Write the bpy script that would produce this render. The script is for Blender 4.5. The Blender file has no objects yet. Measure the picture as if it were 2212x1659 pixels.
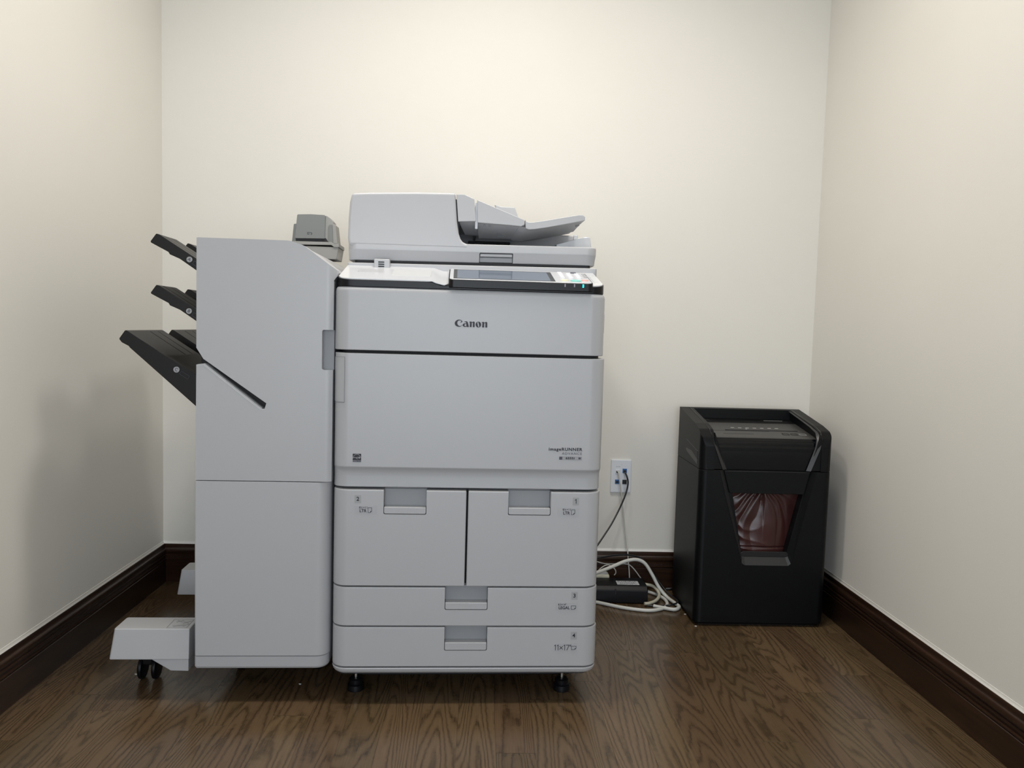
import bpy, bmesh, math, random
from mathutils import Vector, Matrix
sc = bpy.context.scene
col = sc.collection

# ------------------------------------------------------------------ camera
FPX, YAW, PIT, ROL, H = 1700.0, 0.03945, 0.07063, 0.02803, 0.8828
XL, XR, D, HB = -1.0556, 1.1274, 2.6487, 0.1294
ML, MY, PSI = -0.3329, 1.7800, 0.03034          # copier: front left corner on the floor, and its yaw
_F0 = Vector((math.sin(YAW), math.cos(YAW), 0)); _R0 = Vector((math.cos(YAW), -math.sin(YAW), 0)); _Z = Vector((0, 0, 1))
CF = _F0*math.cos(PIT) - _Z*math.sin(PIT); _U = _Z*math.cos(PIT) + _F0*math.sin(PIT)
CR = _R0*math.cos(ROL) + _U*math.sin(ROL); CU = _U*math.cos(ROL) - _R0*math.sin(ROL)
cam = bpy.data.objects.new('camera', bpy.data.cameras.new('camera')); col.objects.link(cam)
m = Matrix.Identity(4)
for i in range(3):
    m[i][0], m[i][1], m[i][2] = CR[i], CU[i], -CF[i]
m[2][3] = H
cam.matrix_world = m
cam.data.sensor_width = 36; cam.data.lens = FPX*36/2212; cam.data.clip_start = .02
sc.camera = cam

# ------------------------------------------------------------------ world, lights, exposure
w = bpy.data.worlds.new('world'); sc.world = w; w.use_nodes = True
w.node_tree.nodes['Background'].inputs[0].default_value = (.8, .88, 1, 1)
w.node_tree.nodes['Background'].inputs[1].default_value = .02
sc.view_settings.view_transform = 'Standard'; sc.view_settings.look = 'None'
sc.view_settings.gamma = 1; sc.view_settings.use_curve_mapping = False
sc.view_settings.exposure = 0.26
def area(name, loc, rot, sx, sy, power, color, shape='RECTANGLE', spread=math.pi):
    l = bpy.data.lights.new(name, 'AREA'); l.shape = shape; l.size = sx; l.size_y = sy
    l.energy = power; l.color = color; l.spread = spread
    o = bpy.data.objects.new(name, l); o.location = loc; o.rotation_euler = rot; col.objects.link(o); return o
CEIL = 2.55
area('downlight_over_copier', (.04, 1.86, CEIL-.02), (0, 0, 0), .20, .20, 5.2, (1, .94, .86), 'DISK', math.radians(165))
area('downlight_left', (-.42, 1.62, CEIL-.02), (0, 0, 0), .26, .26, 7.2, (1, .945, .885), 'DISK', math.radians(140))
area('downlight_right', (.42, 1.62, CEIL-.02), (0, 0, 0), .26, .26, 7.2, (1, .945, .885), 'DISK', math.radians(140))
area('cool_fill', (0.0, -1.95, 1.00), (math.radians(90), 0, 0), 1.8, 1.5, 38, (.82, .90, 1))  # added cool fill behind the camera; the front wall has no opening

# ------------------------------------------------------------------ coordinate helpers
def ray(x, y): return CF + CR*((x-1106)/FPX) - CU*((y-829.5)/FPX)
O = Vector((0, 0, H))
def wy(x, y, Y): d = ray(x, y); return O + d*(Y/d.y)
def fl(x, y, z=0.): d = ray(x, y); return O + d*((z-H)/d.z)
UX, UY = math.cos(PSI), math.sin(PSI)
def W(a, b, z): return Vector((ML+a*UX-b*UY, MY+a*UY+b*UX, z))
def mb(x, y, b):                       # point of the copier's own frame lying b behind its front
    d = ray(x, y); t = (b - (ML*UY - MY*UX)) / (-UY*d.x + UX*d.y); P = O + d*t
    vx, vy = P.x-ML, P.y-MY
    return (vx*UX+vy*UY, P.z)

# ------------------------------------------------------------------ materials
def principled(name, color, rough=.5, metal=0, coat=0, spec=.5, emis=None, estr=0, alpha=1, bump=None):
    mt = bpy.data.materials.new(name); mt.use_nodes = True; nt = mt.node_tree; b = nt.nodes['Principled BSDF']
    b.inputs['Base Color'].default_value = (*color, 1); b.inputs['Roughness'].default_value = rough
    b.inputs['Metallic'].default_value = metal; b.inputs['Coat Weight'].default_value = coat
    b.inputs['Specular IOR Level'].default_value = spec
    if emis: b.inputs['Emission Color'].default_value = (*emis, 1); b.inputs['Emission Strength'].default_value = estr
    tc = nt.nodes.new('ShaderNodeTexCoord'); n = nt.nodes.new('ShaderNodeTexNoise')
    n.inputs['Scale'].default_value = 90 if not bump else bump[0]; n.inputs['Detail'].default_value = 3
    nt.links.new(tc.outputs['Object'], n.inputs['Vector'])
    bp = nt.nodes.new('ShaderNodeBump'); bp.inputs['Strength'].default_value = .04 if not bump else bump[1]
    bp.inputs['Distance'].default_value = .001 if not bump else bump[2]
    nt.links.new(n.outputs['Fac'], bp.inputs['Height']); nt.links.new(bp.outputs['Normal'], b.inputs['Normal'])
    return mt
M = {}
M['white'] = principled('white_plastic', (.45, .456, .474), .34, bump=(900, .15, .0004))
M['white_gloss'] = principled('glossy_white_plastic', (.56, .575, .60), .15)
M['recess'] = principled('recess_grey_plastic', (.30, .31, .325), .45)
M['darkgrey'] = principled('dark_gap_plastic', (.012, .012, .015), .6)
M['black'] = principled('black_plastic', (.004, .004, .0055), .40, spec=.25, bump=(1200, .2, .0004))
M['traytop'] = principled('black_tray_plastic', (.0055, .005, .005), .42, spec=.3, bump=(1500, .25, .0004))
M['bandblack'] = principled('satin_black_band', (.003, .003, .0045), .32, spec=.25)
M['screen'] = principled('lcd_painted_sheen', (.13, .16, .21), .10, spec=.8)  # bluish base colour paints a reflection onto the unlit screen
M['screenedge'] = principled('lcd_border', (.03, .03, .03), .25)
M['ink'] = principled('dark_ink', (.012, .010, .02), .5)
M['inkgrey'] = principled('grey_ink', (.07, .07, .10), .5)
M['sticker'] = principled('pale_sticker', (.43, .437, .455), .35)
M['stickernum'] = principled('grey_number_sticker', (.36, .365, .375), .4)
M['stapler'] = principled('grey_stapler_plastic', (.19, .20, .195), .5)
M['stapler2'] = principled('light_grey_stapler_plastic', (.30, .30, .285), .5)
M['steel'] = principled('zinc_steel', (.6, .6, .6), .3, metal=1)
M['shred'] = principled('shredder_black', (.0022, .0026, .0033), .45, spec=.2, bump=(1400, .25, .0005))
M['shredgrey'] = principled('shredder_dark_grey', (.016, .016, .0165), .45, spec=.3)
M['ridge'] = principled('shredder_ridge_grey', (.020, .020, .021), .42)  # lighter grey paints chamfers as lit; also colours the grip recess
M['decktop'] = principled('shredder_top_grey', (.040, .039, .037), .45)
M['shredgloss'] = principled('shredder_gloss_black', (.002, .0025, .004), .16, spec=.22)
M['silver'] = principled('silver_print', (.35, .35, .36), .4)
M['bag'] = principled('brown_bag_plastic', (.050, .017, .015), .30, bump=(40, .12, .003))
M['plate'] = principled('wall_plate_white', (.72, .75, .80), .35)
M['blue'] = principled('blue_jack', (.02, .12, .36), .4)
M['cream'] = principled('cream_plastic', (.62, .60, .46), .4)
M['cablewhite'] = principled('white_cable', (.62, .62, .58), .4)
M['cablegrey'] = principled('grey_cable', (.42, .42, .40), .45)
M['cablecream'] = principled('cream_cable', (.50, .48, .38), .45)
M['cableblack'] = principled('black_cable', (.01, .01, .014), .35)
M['green'] = principled('green_key', (.22, .58, .53), .35)
M['red'] = principled('red_key', (.85, .40, .36), .35)
M['yellow'] = principled('yellow_key', (.80, .78, .50), .35)
M['key'] = principled('key_white', (.75, .76, .80), .3)
M['led'] = principled('lit_led', (.0, .7, .6), .3, emis=(0, 1, .85), estr=3)
M['ledoff'] = principled('unlit_led', (.22, .2, .25), .3)
M['ceiling'] = principled('ceiling_paint', (.8, .79, .76), .9)
M['paper'] = principled('paper', (.75, .75, .72), .8)
M['labelwhite'] = principled('label_white', (.50, .52, .53), .5)
M['notepad'] = principled('clear_pad', (.52, .535, .54), .35)
M['caulk'] = principled('caulk_paint', (.90, .89, .85), .3)  # caulk, whitened further to imitate a bright halo along the edge

def wall_mat():
    mt = bpy.data.materials.new('cream_wall_paint'); mt.use_nodes = True; nt = mt.node_tree; b = nt.nodes['Principled BSDF']
    L = nt.links.new; N = nt.nodes.new
    tc = N('ShaderNodeTexCoord'); n = N('ShaderNodeTexNoise'); n.inputs['Scale'].default_value = 1.6; n.inputs['Detail'].default_value = 4
    L(tc.outputs['Object'], n.inputs['Vector'])
    r = N('ShaderNodeValToRGB'); r.color_ramp.elements[0].position = .3; r.color_ramp.elements[1].position = .7
    r.color_ramp.elements[0].color = (.735, .716, .662, 1); r.color_ramp.elements[1].color = (.765, .745, .690, 1)
    L(n.outputs['Fac'], r.inputs['Fac']); L(r.outputs['Color'], b.inputs['Base Color'])
    b.inputs['Roughness'].default_value = .55; b.inputs['Specular IOR Level'].default_value = .3
    n2 = N('ShaderNodeTexNoise'); n2.inputs['Scale'].default_value = 260; n2.inputs['Detail'].default_value = 4
    L(tc.outputs['Object'], n2.inputs['Vector'])
    bp = N('ShaderNodeBump'); bp.inputs['Strength'].default_value = .12; bp.inputs['Distance'].default_value = .001
    L(n2.outputs['Fac'], bp.inputs['Height']); L(bp.outputs['Normal'], b.inputs['Normal'])
    return mt
M['wall'] = wall_mat()

def wood_board_mat():
    mt = bpy.data.materials.new('dark_stained_baseboard'); mt.use_nodes = True; nt = mt.node_tree; b = nt.nodes['Principled BSDF']
    L = nt.links.new; N = nt.nodes.new
    tc = N('ShaderNodeTexCoord'); mp = N('ShaderNodeMapping'); mp.inputs['Scale'].default_value = (3, 3, 60)
    L(tc.outputs['Object'], mp.inputs['Vector'])
    n = N('ShaderNodeTexNoise'); n.inputs['Scale'].default_value = 1.5; n.inputs['Detail'].default_value = 6; n.inputs['Distortion'].default_value = .6
    L(mp.outputs['Vector'], n.inputs['Vector'])
    r = N('ShaderNodeValToRGB'); r.color_ramp.elements[0].position = .25; r.color_ramp.elements[1].position = .8
    r.color_ramp.elements[0].color = (.014, .0068, .0042, 1); r.color_ramp.elements[1].color = (.055, .026, .014, 1)
    L(n.outputs['Fac'], r.inputs['Fac']); L(r.outputs['Color'], b.inputs['Base Color'])
    b.inputs['Roughness'].default_value = .33; b.inputs['Coat Weight'].default_value = .25; b.inputs['Coat Roughness'].default_value = .25
    return mt
M['board'] = wood_board_mat()

def floor_mat():
    mt = bpy.data.materials.new('oak_strip_floor'); mt.use_nodes = True; nt = mt.node_tree; b = nt.nodes['Principled BSDF']
    L = nt.links.new; N = nt.nodes.new
    def mth(op, a, c=None, d=None):
        n = N('ShaderNodeMath'); n.operation = op
        for i, v in enumerate((a, c, d)):
            if v is None: continue
            if isinstance(v, (int, float)): n.inputs[i].default_value = v
            else: L(v, n.inputs[i])
        return n.outputs[0]
    tc = N('ShaderNodeTexCoord'); sp = N('ShaderNodeSeparateXYZ'); L(tc.outputs['Object'], sp.inputs[0])
    X, Y = sp.outputs[0], sp.outputs[1]
    u = mth('DIVIDE', mth('ADD', X, 5.013), .083); iu = mth('FLOOR', u); fu = mth('FRACT', u)
    w1 = N('ShaderNodeTexWhiteNoise'); w1.noise_dimensions = '1D'; L(iu, w1.inputs['W'])
    v = mth('ADD', mth('DIVIDE', Y, .85), mth('MULTIPLY', w1.outputs['Value'], 7.3)); iv = mth('FLOOR', v); fv = mth('FRACT', v)
    cid = N('ShaderNodeCombineXYZ'); L(iu, cid.inputs[0]); L(iv, cid.inputs[1])
    w2 = N('ShaderNodeTexWhiteNoise'); w2.noise_dimensions = '3D'; L(cid.outputs[0], w2.inputs['Vector'])
    sw = N('ShaderNodeSeparateColor'); L(w2.outputs['Color'], sw.inputs[0])
    # cathedral grain: contour lines of a long stretched noise
    g = N('ShaderNodeCombineXYZ')
    L(mth('ADD', mth('MULTIPLY', X, 12.0), mth('MULTIPLY', sw.outputs[0], 40)), g.inputs[0])
    L(mth('ADD', mth('MULTIPLY', Y, 1.15), mth('MULTIPLY', sw.outputs[1], 60)), g.inputs[1])
    L(mth('MULTIPLY', sw.outputs[2], 30), g.inputs[2])
    n1 = N('ShaderNodeTexNoise'); n1.inputs['Scale'].default_value = 1; n1.inputs['Detail'].default_value = 1.6; n1.inputs['Roughness'].default_value = .35
    L(g.outputs[0], n1.inputs['Vector'])
    wob = N('ShaderNodeTexNoise'); wob.inputs['Scale'].default_value = 55; wob.inputs['Detail'].default_value = 2
    L(tc.outputs['Object'], wob.inputs['Vector'])
    ph = mth('ADD', mth('MULTIPLY', n1.outputs['Fac'], mth('MULTIPLY_ADD', sw.outputs[0], 110, 95)), mth('MULTIPLY', wob.outputs['Fac'], 2.6))
    s = mth('MULTIPLY_ADD', mth('SINE', ph), .5, .5)
    s = mth('SUBTRACT', 1.0, mth('POWER', s, 2.2))
    gp = N('ShaderNodeCombineXYZ'); L(mth('MULTIPLY', X, 520), gp.inputs[0]); L(mth('MULTIPLY', Y, 16), gp.inputs[1]); L(sw.outputs[0], gp.inputs[2])
    n3 = N('ShaderNodeTexNoise'); n3.inputs['Scale'].default_value = 1; n3.inputs['Detail'].default_value = 3
    L(gp.outputs[0], n3.inputs['Vector'])
    grain = mth('ADD', mth('MULTIPLY', s, .46), mth('MULTIPLY', n3.outputs['Fac'], .62))
    r = N('ShaderNodeValToRGB'); cr = r.color_ramp
    cr.elements[0].position = .12; cr.elements[0].color = (.036, .022, .0105, 1)
    cr.elements[1].position = .95; cr.elements[1].color = (.150, .098, .053, 1)
    e = cr.elements.new(.45); e.color = (.098, .063, .032, 1)
    L(grain, r.inputs['Fac'])
    tone = mth('MULTIPLY_ADD', sw.outputs[1], .26, .68)
    hs = N('ShaderNodeHueSaturation'); L(r.outputs['Color'], hs.inputs['Color']); L(tone, hs.inputs['Value'])
    L(mth('MULTIPLY_ADD', sw.outputs[2], .010, .494), hs.inputs['Hue'])
    gap = mth('MINIMUM', mth('MULTIPLY', mth('MINIMUM', fu, mth('SUBTRACT', 1.0, fu)), 130), mth('MULTIPLY', mth('MINIMUM', fv, mth('SUBTRACT', 1.0, fv)), 900))
    gap = mth('MINIMUM', gap, 1.0)
    mx = N('ShaderNodeMix'); mx.data_type = 'RGBA'; L(gap, mx.inputs[0]); mx.inputs[6].default_value = (.050, .031, .017, 1); L(hs.outputs['Color'], mx.inputs[7])
    L(mx.outputs[2], b.inputs['Base Color'])
    n4 = N('ShaderNodeTexNoise'); n4.inputs['Scale'].default_value = 5; L(tc.outputs['Object'], n4.inputs['Vector'])
    L(mth('ADD', mth('MULTIPLY', n4.outputs['Fac'], .12), mth('MULTIPLY_ADD', s, -.05, .19)), b.inputs['Roughness'])
    bp = N('ShaderNodeBump'); bp.inputs['Strength'].default_value = .25; bp.inputs['Distance'].default_value = .0006
    L(mth('ADD', mth('MULTIPLY', grain, .5), gap), bp.inputs['Height']); L(bp.outputs['Normal'], b.inputs['Normal'])
    return mt
M['floor'] = floor_mat()

# ------------------------------------------------------------------ geometry helpers
def link(name, me, mat, parent=None):
    o = bpy.data.objects.new(name, me); col.objects.link(o)
    if mat is not None:
        me.materials.clear(); me.materials.append(M[mat] if isinstance(mat, str) else mat)
    if parent is not None: o.parent = parent
    return o
def tag(o, label, cat, group=None):
    o['label'] = label; o['category'] = cat
    if group: o['group'] = group
    return o
def struct(o): o['kind'] = 'structure'; return o
def root(name, loc, rz, label, cat, group=None):
    o = bpy.data.objects.new(name, None); col.objects.link(o); o.location = loc; o.rotation_euler = (0, 0, rz); o.empty_display_size = .05
    return tag(o, label, cat, group)
def smooth(me, ang=32):
    for p in me.polygons: p.use_smooth = True
    me.set_sharp_from_angle(angle=math.radians(ang))
def bake(o):
    bpy.context.view_layer.update()
    me = bpy.data.meshes.new_from_object(o.evaluated_get(bpy.context.evaluated_depsgraph_get()))
    mats = [x for x in o.data.materials]; o.modifiers.clear(); o.data = me
    if not me.materials and mats: me.materials.append(mats[0])
    me.name = o.name
def finish(o, bevel=0, seg=2, cuts=(), inter=(), ang=40):
    for c in cuts:
        md = o.modifiers.new('cut', 'BOOLEAN'); md.operation = 'DIFFERENCE'; md.object = c; md.solver = 'EXACT'
    for c in inter:
        md = o.modifiers.new('keep', 'BOOLEAN'); md.operation = 'INTERSECT'; md.object = c; md.solver = 'EXACT'
    if cuts or inter: bake(o)
    smooth(o.data)
    if bevel:
        md = o.modifiers.new('bevel', 'BEVEL'); md.width = bevel; md.segments = seg; md.limit_method = 'ANGLE'; md.angle_limit = math.radians(ang)
        md.miter_outer = 'MITER_ARC'
    md = o.modifiers.new('wn', 'WEIGHTED_NORMAL'); md.keep_sharp = True
    bake(o)
    for c in list(cuts)+list(inter):
        d = c.data; bpy.data.objects.remove(c); bpy.data.meshes.remove(d)
    return o
def fillet(pts, rads, n=6):
    out = []; N = len(pts)
    for i, p in enumerate(pts):
        r = rads[i] if isinstance(rads, (list, tuple)) else rads
        p = Vector(p); a = Vector(pts[i-1]); c = Vector(pts[(i+1) % N])
        if r <= 0: out.append(tuple(p)); continue
        u = (a-p); v = (c-p); lu, lv = u.length, v.length; u.normalize(); v.normalize()
        th = math.acos(max(-1, min(1, u.dot(v))))
        if th > math.pi-.02: out.append(tuple(p)); continue
        t = min(r/math.tan(th/2), lu*.49, lv*.49); rr = t*math.tan(th/2)
        cn = p + (u+v).normalized()*(rr/math.sin(th/2))
        s = p+u*t-cn; e = p+v*t-cn
        a0 = math.atan2(s.y, s.x); a1 = math.atan2(e.y, e.x); da = (a1-a0+math.pi) % (2*math.pi)-math.pi
        for k in range(n+1):
            q = a0+da*k/n; out.append((cn.x+rr*math.cos(q), cn.y+rr*math.sin(q)))
    return out
def rect(x0, y0, x1, y1): return [(x0, y0), (x1, y0), (x1, y1), (x0, y1)]
def rrect(x0, y0, x1, y1, r, n=6):
    return fillet(rect(x0, y0, x1, y1), r, n)
def loft(rings, cap=True):
    bm = bmesh.new(); vr = [[bm.verts.new(p) for p in r] for r in rings]
    n = len(vr[0])
    for A, B in zip(vr, vr[1:]):
        for i in range(n):
            j = (i+1) % n; bm.faces.new((A[i], A[j], B[j], B[i]))
    if cap: bm.faces.new(list(reversed(vr[0]))); bm.faces.new(vr[-1])
    bmesh.ops.recalc_face_normals(bm, faces=bm.faces); return bm
def tomesh(bm, name):
    me = bpy.data.meshes.new(name); bm.to_mesh(me); bm.free(); return me
def prism(axis, pts, lo, hi):          # axis: the extrusion direction
    f = {'y': lambda p, t: (p[0], t, p[1]), 'z': lambda p, t: (p[0], p[1], t), 'x': lambda p, t: (t, p[0], p[1])}[axis]
    return loft([[f(p, lo) for p in pts], [f(p, hi) for p in pts]])
def P(name, axis, pts, lo, hi, mat, parent=None, bevel=0, seg=2, cuts=(), inter=(), ang=40):
    o = link(name, tomesh(prism(axis, pts, lo, hi), name), mat, parent)
    return finish(o, bevel, seg, cuts, inter, ang)
def cutter(axis, pts, lo, hi, parent=None, reuse=False, hi_pts=None):
    if hi_pts:
        f = {'y': lambda p, t: (p[0], t, p[1]), 'z': lambda p, t: (p[0], p[1], t), 'x': lambda p, t: (t, p[0], p[1])}[axis]
        bm = loft([[f(p, lo) for p in pts], [f(p, hi) for p in hi_pts]])
    else: bm = prism(axis, pts, lo, hi)
    o = bpy.data.objects.new('cutter', tomesh(bm, 'cutter')); col.objects.link(o); o.parent = parent
    if reuse: o['reuse'] = 1
    return o
def box(name, x0, x1, y0, y1, z0, z1, mat, parent=None, bevel=.001, seg=2, cuts=()):
    return P(name, 'z', rect(x0, y0, x1, y1), z0, z1, mat, parent, bevel, seg, cuts)
def inset(pts, d):
    out = []; N = len(pts); area2 = sum(pts[i-1][0]*pts[i][1]-pts[i][0]*pts[i-1][1] for i in range(N)); sg = 1 if area2 > 0 else -1
    for i in range(N):
        a = Vector(pts[i-1]); p = Vector(pts[i]); c = Vector(pts[(i+1) % N])
        n1 = (p-a); n1 = Vector((-n1.y, n1.x))*sg; n2 = (c-p); n2 = Vector((-n2.y, n2.x))*sg
        if n1.length < 1e-9: n1 = n2
        if n2.length < 1e-9: n2 = n1
        n1.normalize(); n2.normalize(); q = (n1+n2); q /= max(.3, 1+n1.dot(n2))
        out.append((p.x+q.x*d, p.y+q.y*d))
    return out
def stack(name, plan, levels, mat, parent=None, fr=None, cuts=(), bevel=0, inter=(), seg=2, ang=40):   # levels: (z, inset)
    rings = []
    for z, d in levels:
        q = inset(plan, d) if d else plan
        if fr is not None and d: q = [(x+(.012*d if x < .3 else -.2*d), y+d*max(0, min(1, 1-(y-fr)/.06))) for x, y in plan]   # only the front swings in
        rings.append([(x, y, z) for x, y in q])
    o = link(name, tomesh(loft(rings), name), mat, parent)
    return finish(o, bevel, seg, cuts, inter, ang)
def lathe(name, prof, axis, c, mat, parent=None, n=28, bevel=0):   # prof: (radius, t)
    bm = bmesh.new(); rings = []
    for r, t in prof:
        ring = []
        for k in range(n):
            a = 2*math.pi*k/n; x, y = r*math.cos(a), r*math.sin(a)
            q = {'z': (x, y, t), 'x': (t, x, y), 'y': (x, t, y)}[axis]
            ring.append((q[0]+c[0], q[1]+c[1], q[2]+c[2]))
        rings.append(ring)
    bm = loft(rings); o = link(name, tomesh(bm, name), mat, parent); return finish(o, bevel)
def catmull(pts, n=8, closed=False):
    pts = [Vector(p) for p in pts]; N = len(pts); out = []
    for i in range(N if closed else N-1):
        p0 = pts[(i-1) % N] if closed or i > 0 else pts[0]*2-pts[1]
        p1 = pts[i]; p2 = pts[(i+1) % N]
        p3 = pts[(i+2) % N] if closed or i+2 < N else pts[-1]*2-pts[-2]
        for k in range(n):
            t = k/n
            out.append(.5*((2*p1)+(p2-p0)*t+(2*p0-5*p1+4*p2-p3)*t*t+(3*p1-p0-3*p2+p3)*t**3))
    if not closed: out.append(pts[-1])
    return out
def tube(name, pts, r, mat, parent=None, n=10, step=8):
    path = catmull(pts, step); rings = []; up = Vector((0, 0, 1)); prev = None
    for i, p in enumerate(path):
        t = (path[min(i+1, len(path)-1)]-path[max(i-1, 0)]).normalized()
        if prev is None: s = t.cross(up if abs(t.z) < .9 else Vector((1, 0, 0))).normalized()
        else: s = (prev - t*prev.dot(t)).normalized()
        prev = s; q = t.cross(s)
        rings.append([p+(s*math.cos(2*math.pi*k/n)+q*math.sin(2*math.pi*k/n))*r for k in range(n)])
    o = link(name, tomesh(loft(rings), name), mat, parent); smooth(o.data, 50); return o
def curve_mesh(name, polys, mat, parent, mtx, thick=.0003):   # filled flat shapes; holes by even-odd
    cu = bpy.data.curves.new(name, 'CURVE'); cu.dimensions = '2D'; cu.fill_mode = 'BOTH'; cu.extrude = thick/2
    for pl in polys:
        s = cu.splines.new('POLY'); s.points.add(len(pl)-1); s.use_cyclic_u = True
        for i, p in enumerate(pl): s.points[i].co = (p[0], p[1], 0, 1)
    t = bpy.data.objects.new('tmp', cu); col.objects.link(t); bpy.context.view_layer.update()
    me = bpy.data.meshes.new_from_object(t.evaluated_get(bpy.context.evaluated_depsgraph_get()))
    bpy.data.objects.remove(t); bpy.data.curves.remove(cu)
    me.transform(mtx); return link(name, me, mat, parent)
def text(name, s, size, mat, parent, mtx, align='CENTER', bold=0, xs=1, sp=1, shear=0):
    cu = bpy.data.curves.new(name, 'FONT'); cu.body = s; cu.size = size; cu.align_x = align; cu.align_y = 'CENTER'
    cu.offset = bold; cu.extrude = .00012; cu.space_character = sp; cu.shear = shear; cu.resolution_u = 4
    t = bpy.data.objects.new('tmp', cu); col.objects.link(t); bpy.context.view_layer.update()
    me = bpy.data.meshes.new_from_object(t.evaluated_get(bpy.context.evaluated_depsgraph_get()))
    bpy.data.objects.remove(t); bpy.data.curves.remove(cu)
    me.transform(Matrix.Scale(xs, 4, (1, 0, 0))); me.transform(mtx); return link(name, me, mat, parent)
def FR(a, z, b=-.0003): return Matrix.Translation((a, b, z)) @ Matrix.Rotation(math.pi/2, 4, 'X')     # faces the front
def strokes(lines, wd):                # thin rectangles along segments
    out = []
    for (x0, y0), (x1, y1) in lines:
        d = Vector((x1-x0, y1-y0)); n = Vector((-d.y, d.x)).normalized()*wd/2; e = d.normalized()*wd/2
        out.append([(x0-e.x+n.x, y0-e.y+n.y), (x1+e.x+n.x, y1+e.y+n.y), (x1+e.x-n.x, y1+e.y-n.y), (x0-e.x-n.x, y0-e.y-n.y)])
    return out
def flats(name, polys, mat, parent, mtx, thick=.0003):   # several separate flat polygons in one mesh
    bm = bmesh.new()
    for pl in polys:
        A = [bm.verts.new((x, y, -thick/2)) for x, y in pl]; B = [bm.verts.new((x, y, thick/2)) for x, y in pl]
        bm.faces.new(B); bm.faces.new(list(reversed(A)))
        for i in range(len(pl)): j = (i+1) % len(pl); bm.faces.new((A[i], A[j], B[j], B[i]))
    bmesh.ops.recalc_face_normals(bm, faces=bm.faces)
    me = tomesh(bm, name); me.transform(mtx); return link(name, me, mat, parent)

# ------------------------------------------------------------------ room
YB = -2.2; T = .12
struct(box('floor', XL-T, XR+T, YB-T, D+T, -.1, 0, 'floor', bevel=0))
struct(box('ceiling', XL-T, XR+T, YB-T, D+T, CEIL, CEIL+.1, 'ceiling', bevel=0))
struct(box('wall_back', XL-T, XR+T, D, D+T, 0, CEIL, 'wall', bevel=0))
struct(box('wall_left', XL-T, XL, YB, D, 0, CEIL, 'wall', bevel=0))
struct(box('wall_right', XR, XR+T, YB, D, 0, CEIL, 'wall', bevel=0))
struct(box('wall_front', XL-T, XR+T, YB-T, YB, 0, CEIL, 'wall', bevel=0))
prof = [(-.001, 0), (.0135, 0), (.0135, .0715), (.0115, .073), (.0115, .0755), (.014, .0765), (.0148, .0785), (.014, .0805), (.0105, .0815),
        (.0105, .0885), (.0145, .0895), (.0152, .0915), (.0145, .0935), (.0112, .0945), (.0125, .098), (.0155, .1015), (.0165, .1055), (.0155, .110),
        (.0125, .1145), (.0095, .118), (.0082, .1215), (.0082, .1265), (.0070, .1290), (-.001, HB)]
def board(name, p0, p1, n, m0, m1, pf, mat):   # sweep with mitred ends; n = inward normal
    p0, p1, n = Vector(p0), Vector(p1), Vector(n); d = (p1-p0).normalized()
    R = [[tuple(Vector((*(p+n*t+d*(t*mt)), z))) for t, z in pf] for p, mt in ((p0, m0), (p1, -m1))]
    o = link(name, tomesh(loft(R), name), mat); smooth(o.data, 50); return struct(o)
board('baseboard_back', (XL, D), (XR, D), (0, -1), 1, 1, prof, 'board')
board('baseboard_left', (XL, YB), (XL, D), (1, 0), 0, 1, prof, 'board')
board('baseboard_right', (XR, D), (XR, YB), (-1, 0), 1, 0, prof, 'board')
ck = [(-.0005, HB-.0015), (.0062, HB-.0015), (.0055, HB+.0008), (.0022, HB+.0025), (.0008, HB+.007), (-.0005, HB+.007)]
board('trim_1', (XL, D), (XR, D), (0, -1), 1, 1, ck, 'caulk')
board('trim_2', (XL, YB), (XL, D), (1, 0), 0, 1, ck, 'caulk')
board('trim_3', (XR, D), (XR, YB), (-1, 0), 1, 0, ck, 'caulk')
# reeded band in the back baseboard
flats('trim_4', [rect(XL+.03+i*.006, .0822, XL+.0328+i*.006, .0878) for i in range(int((XR-XL-.06)/.006))], 'board', None,
      Matrix.Translation((0, D-.0112, 0)) @ Matrix.Rotation(math.pi/2, 4, 'X'), .0022)['kind'] = 'structure'

# ------------------------------------------------------------------ copier
cp = root('photocopier', W(0, 0, 0), PSI, 'large white office photocopier with four paper drawers and touch screen', 'photocopier')
BK = .70
def plan(a0, a1, b0, b1, rl, rr_, rb=.006): return fillet([(a0, b0), (a1, b0), (a1, b1), (a0, b1)], [rl, rr_, rb, rb], 8)
stack('inner_frame', plan(.010, .610, .034, BK-.01, .02, .02), [(.060, 0), (.967, 0)], 'darkgrey', cp)
stack('base_plate', plan(.0015, .6235, 0, BK, .035, .035), [(.0735, .009), (.0765, .0045), (.0810, .0012), (.0865, 0), (.0885, .0008)], 'white', cp)
box('underside_shade_box', .045, .575, .11, .66, .022, .0615, 'darkgrey', cp, .003)  # dark box added to deepen the shade under the copier
def handle_cut(a0, a1, z0, z1): return cutter('y', rrect(a0, z0, a1, z1, .0035, 4), -.02, .030, cp)
def handle(par, a0, a1, z0, zm, z1):
    # thin dark joint, flat grip lip and the recess floor behind it
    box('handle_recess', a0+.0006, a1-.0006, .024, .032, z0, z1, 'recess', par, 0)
    P('handle', 'y', fillet([(a0+.0012, z0+.0014), (a1-.0012, z0+.0014), (a1-.0012, zm), (a0+.0012, zm)], [.0035, .0035, .0008, .0008], 4), .0004, .026, 'white', par, .0009)
def drawer(name, a0, a1, z0, z1, rl, rr_, hd, lab):
    o = stack(name, plan(a0, a1, 0, .5, rl, rr_), [(z0, .0018), (z0+.0018, 0), (z1-.0025, 0), (z1-.0006, .0009), (z1, .0028)], 'white', cp,
              cuts=[handle_cut(hd[0], hd[1], hd[2], hd[4])])
    o['label'] = lab; handle(o, *hd[:4], min(hd[4], z1-.001)); return o
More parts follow.
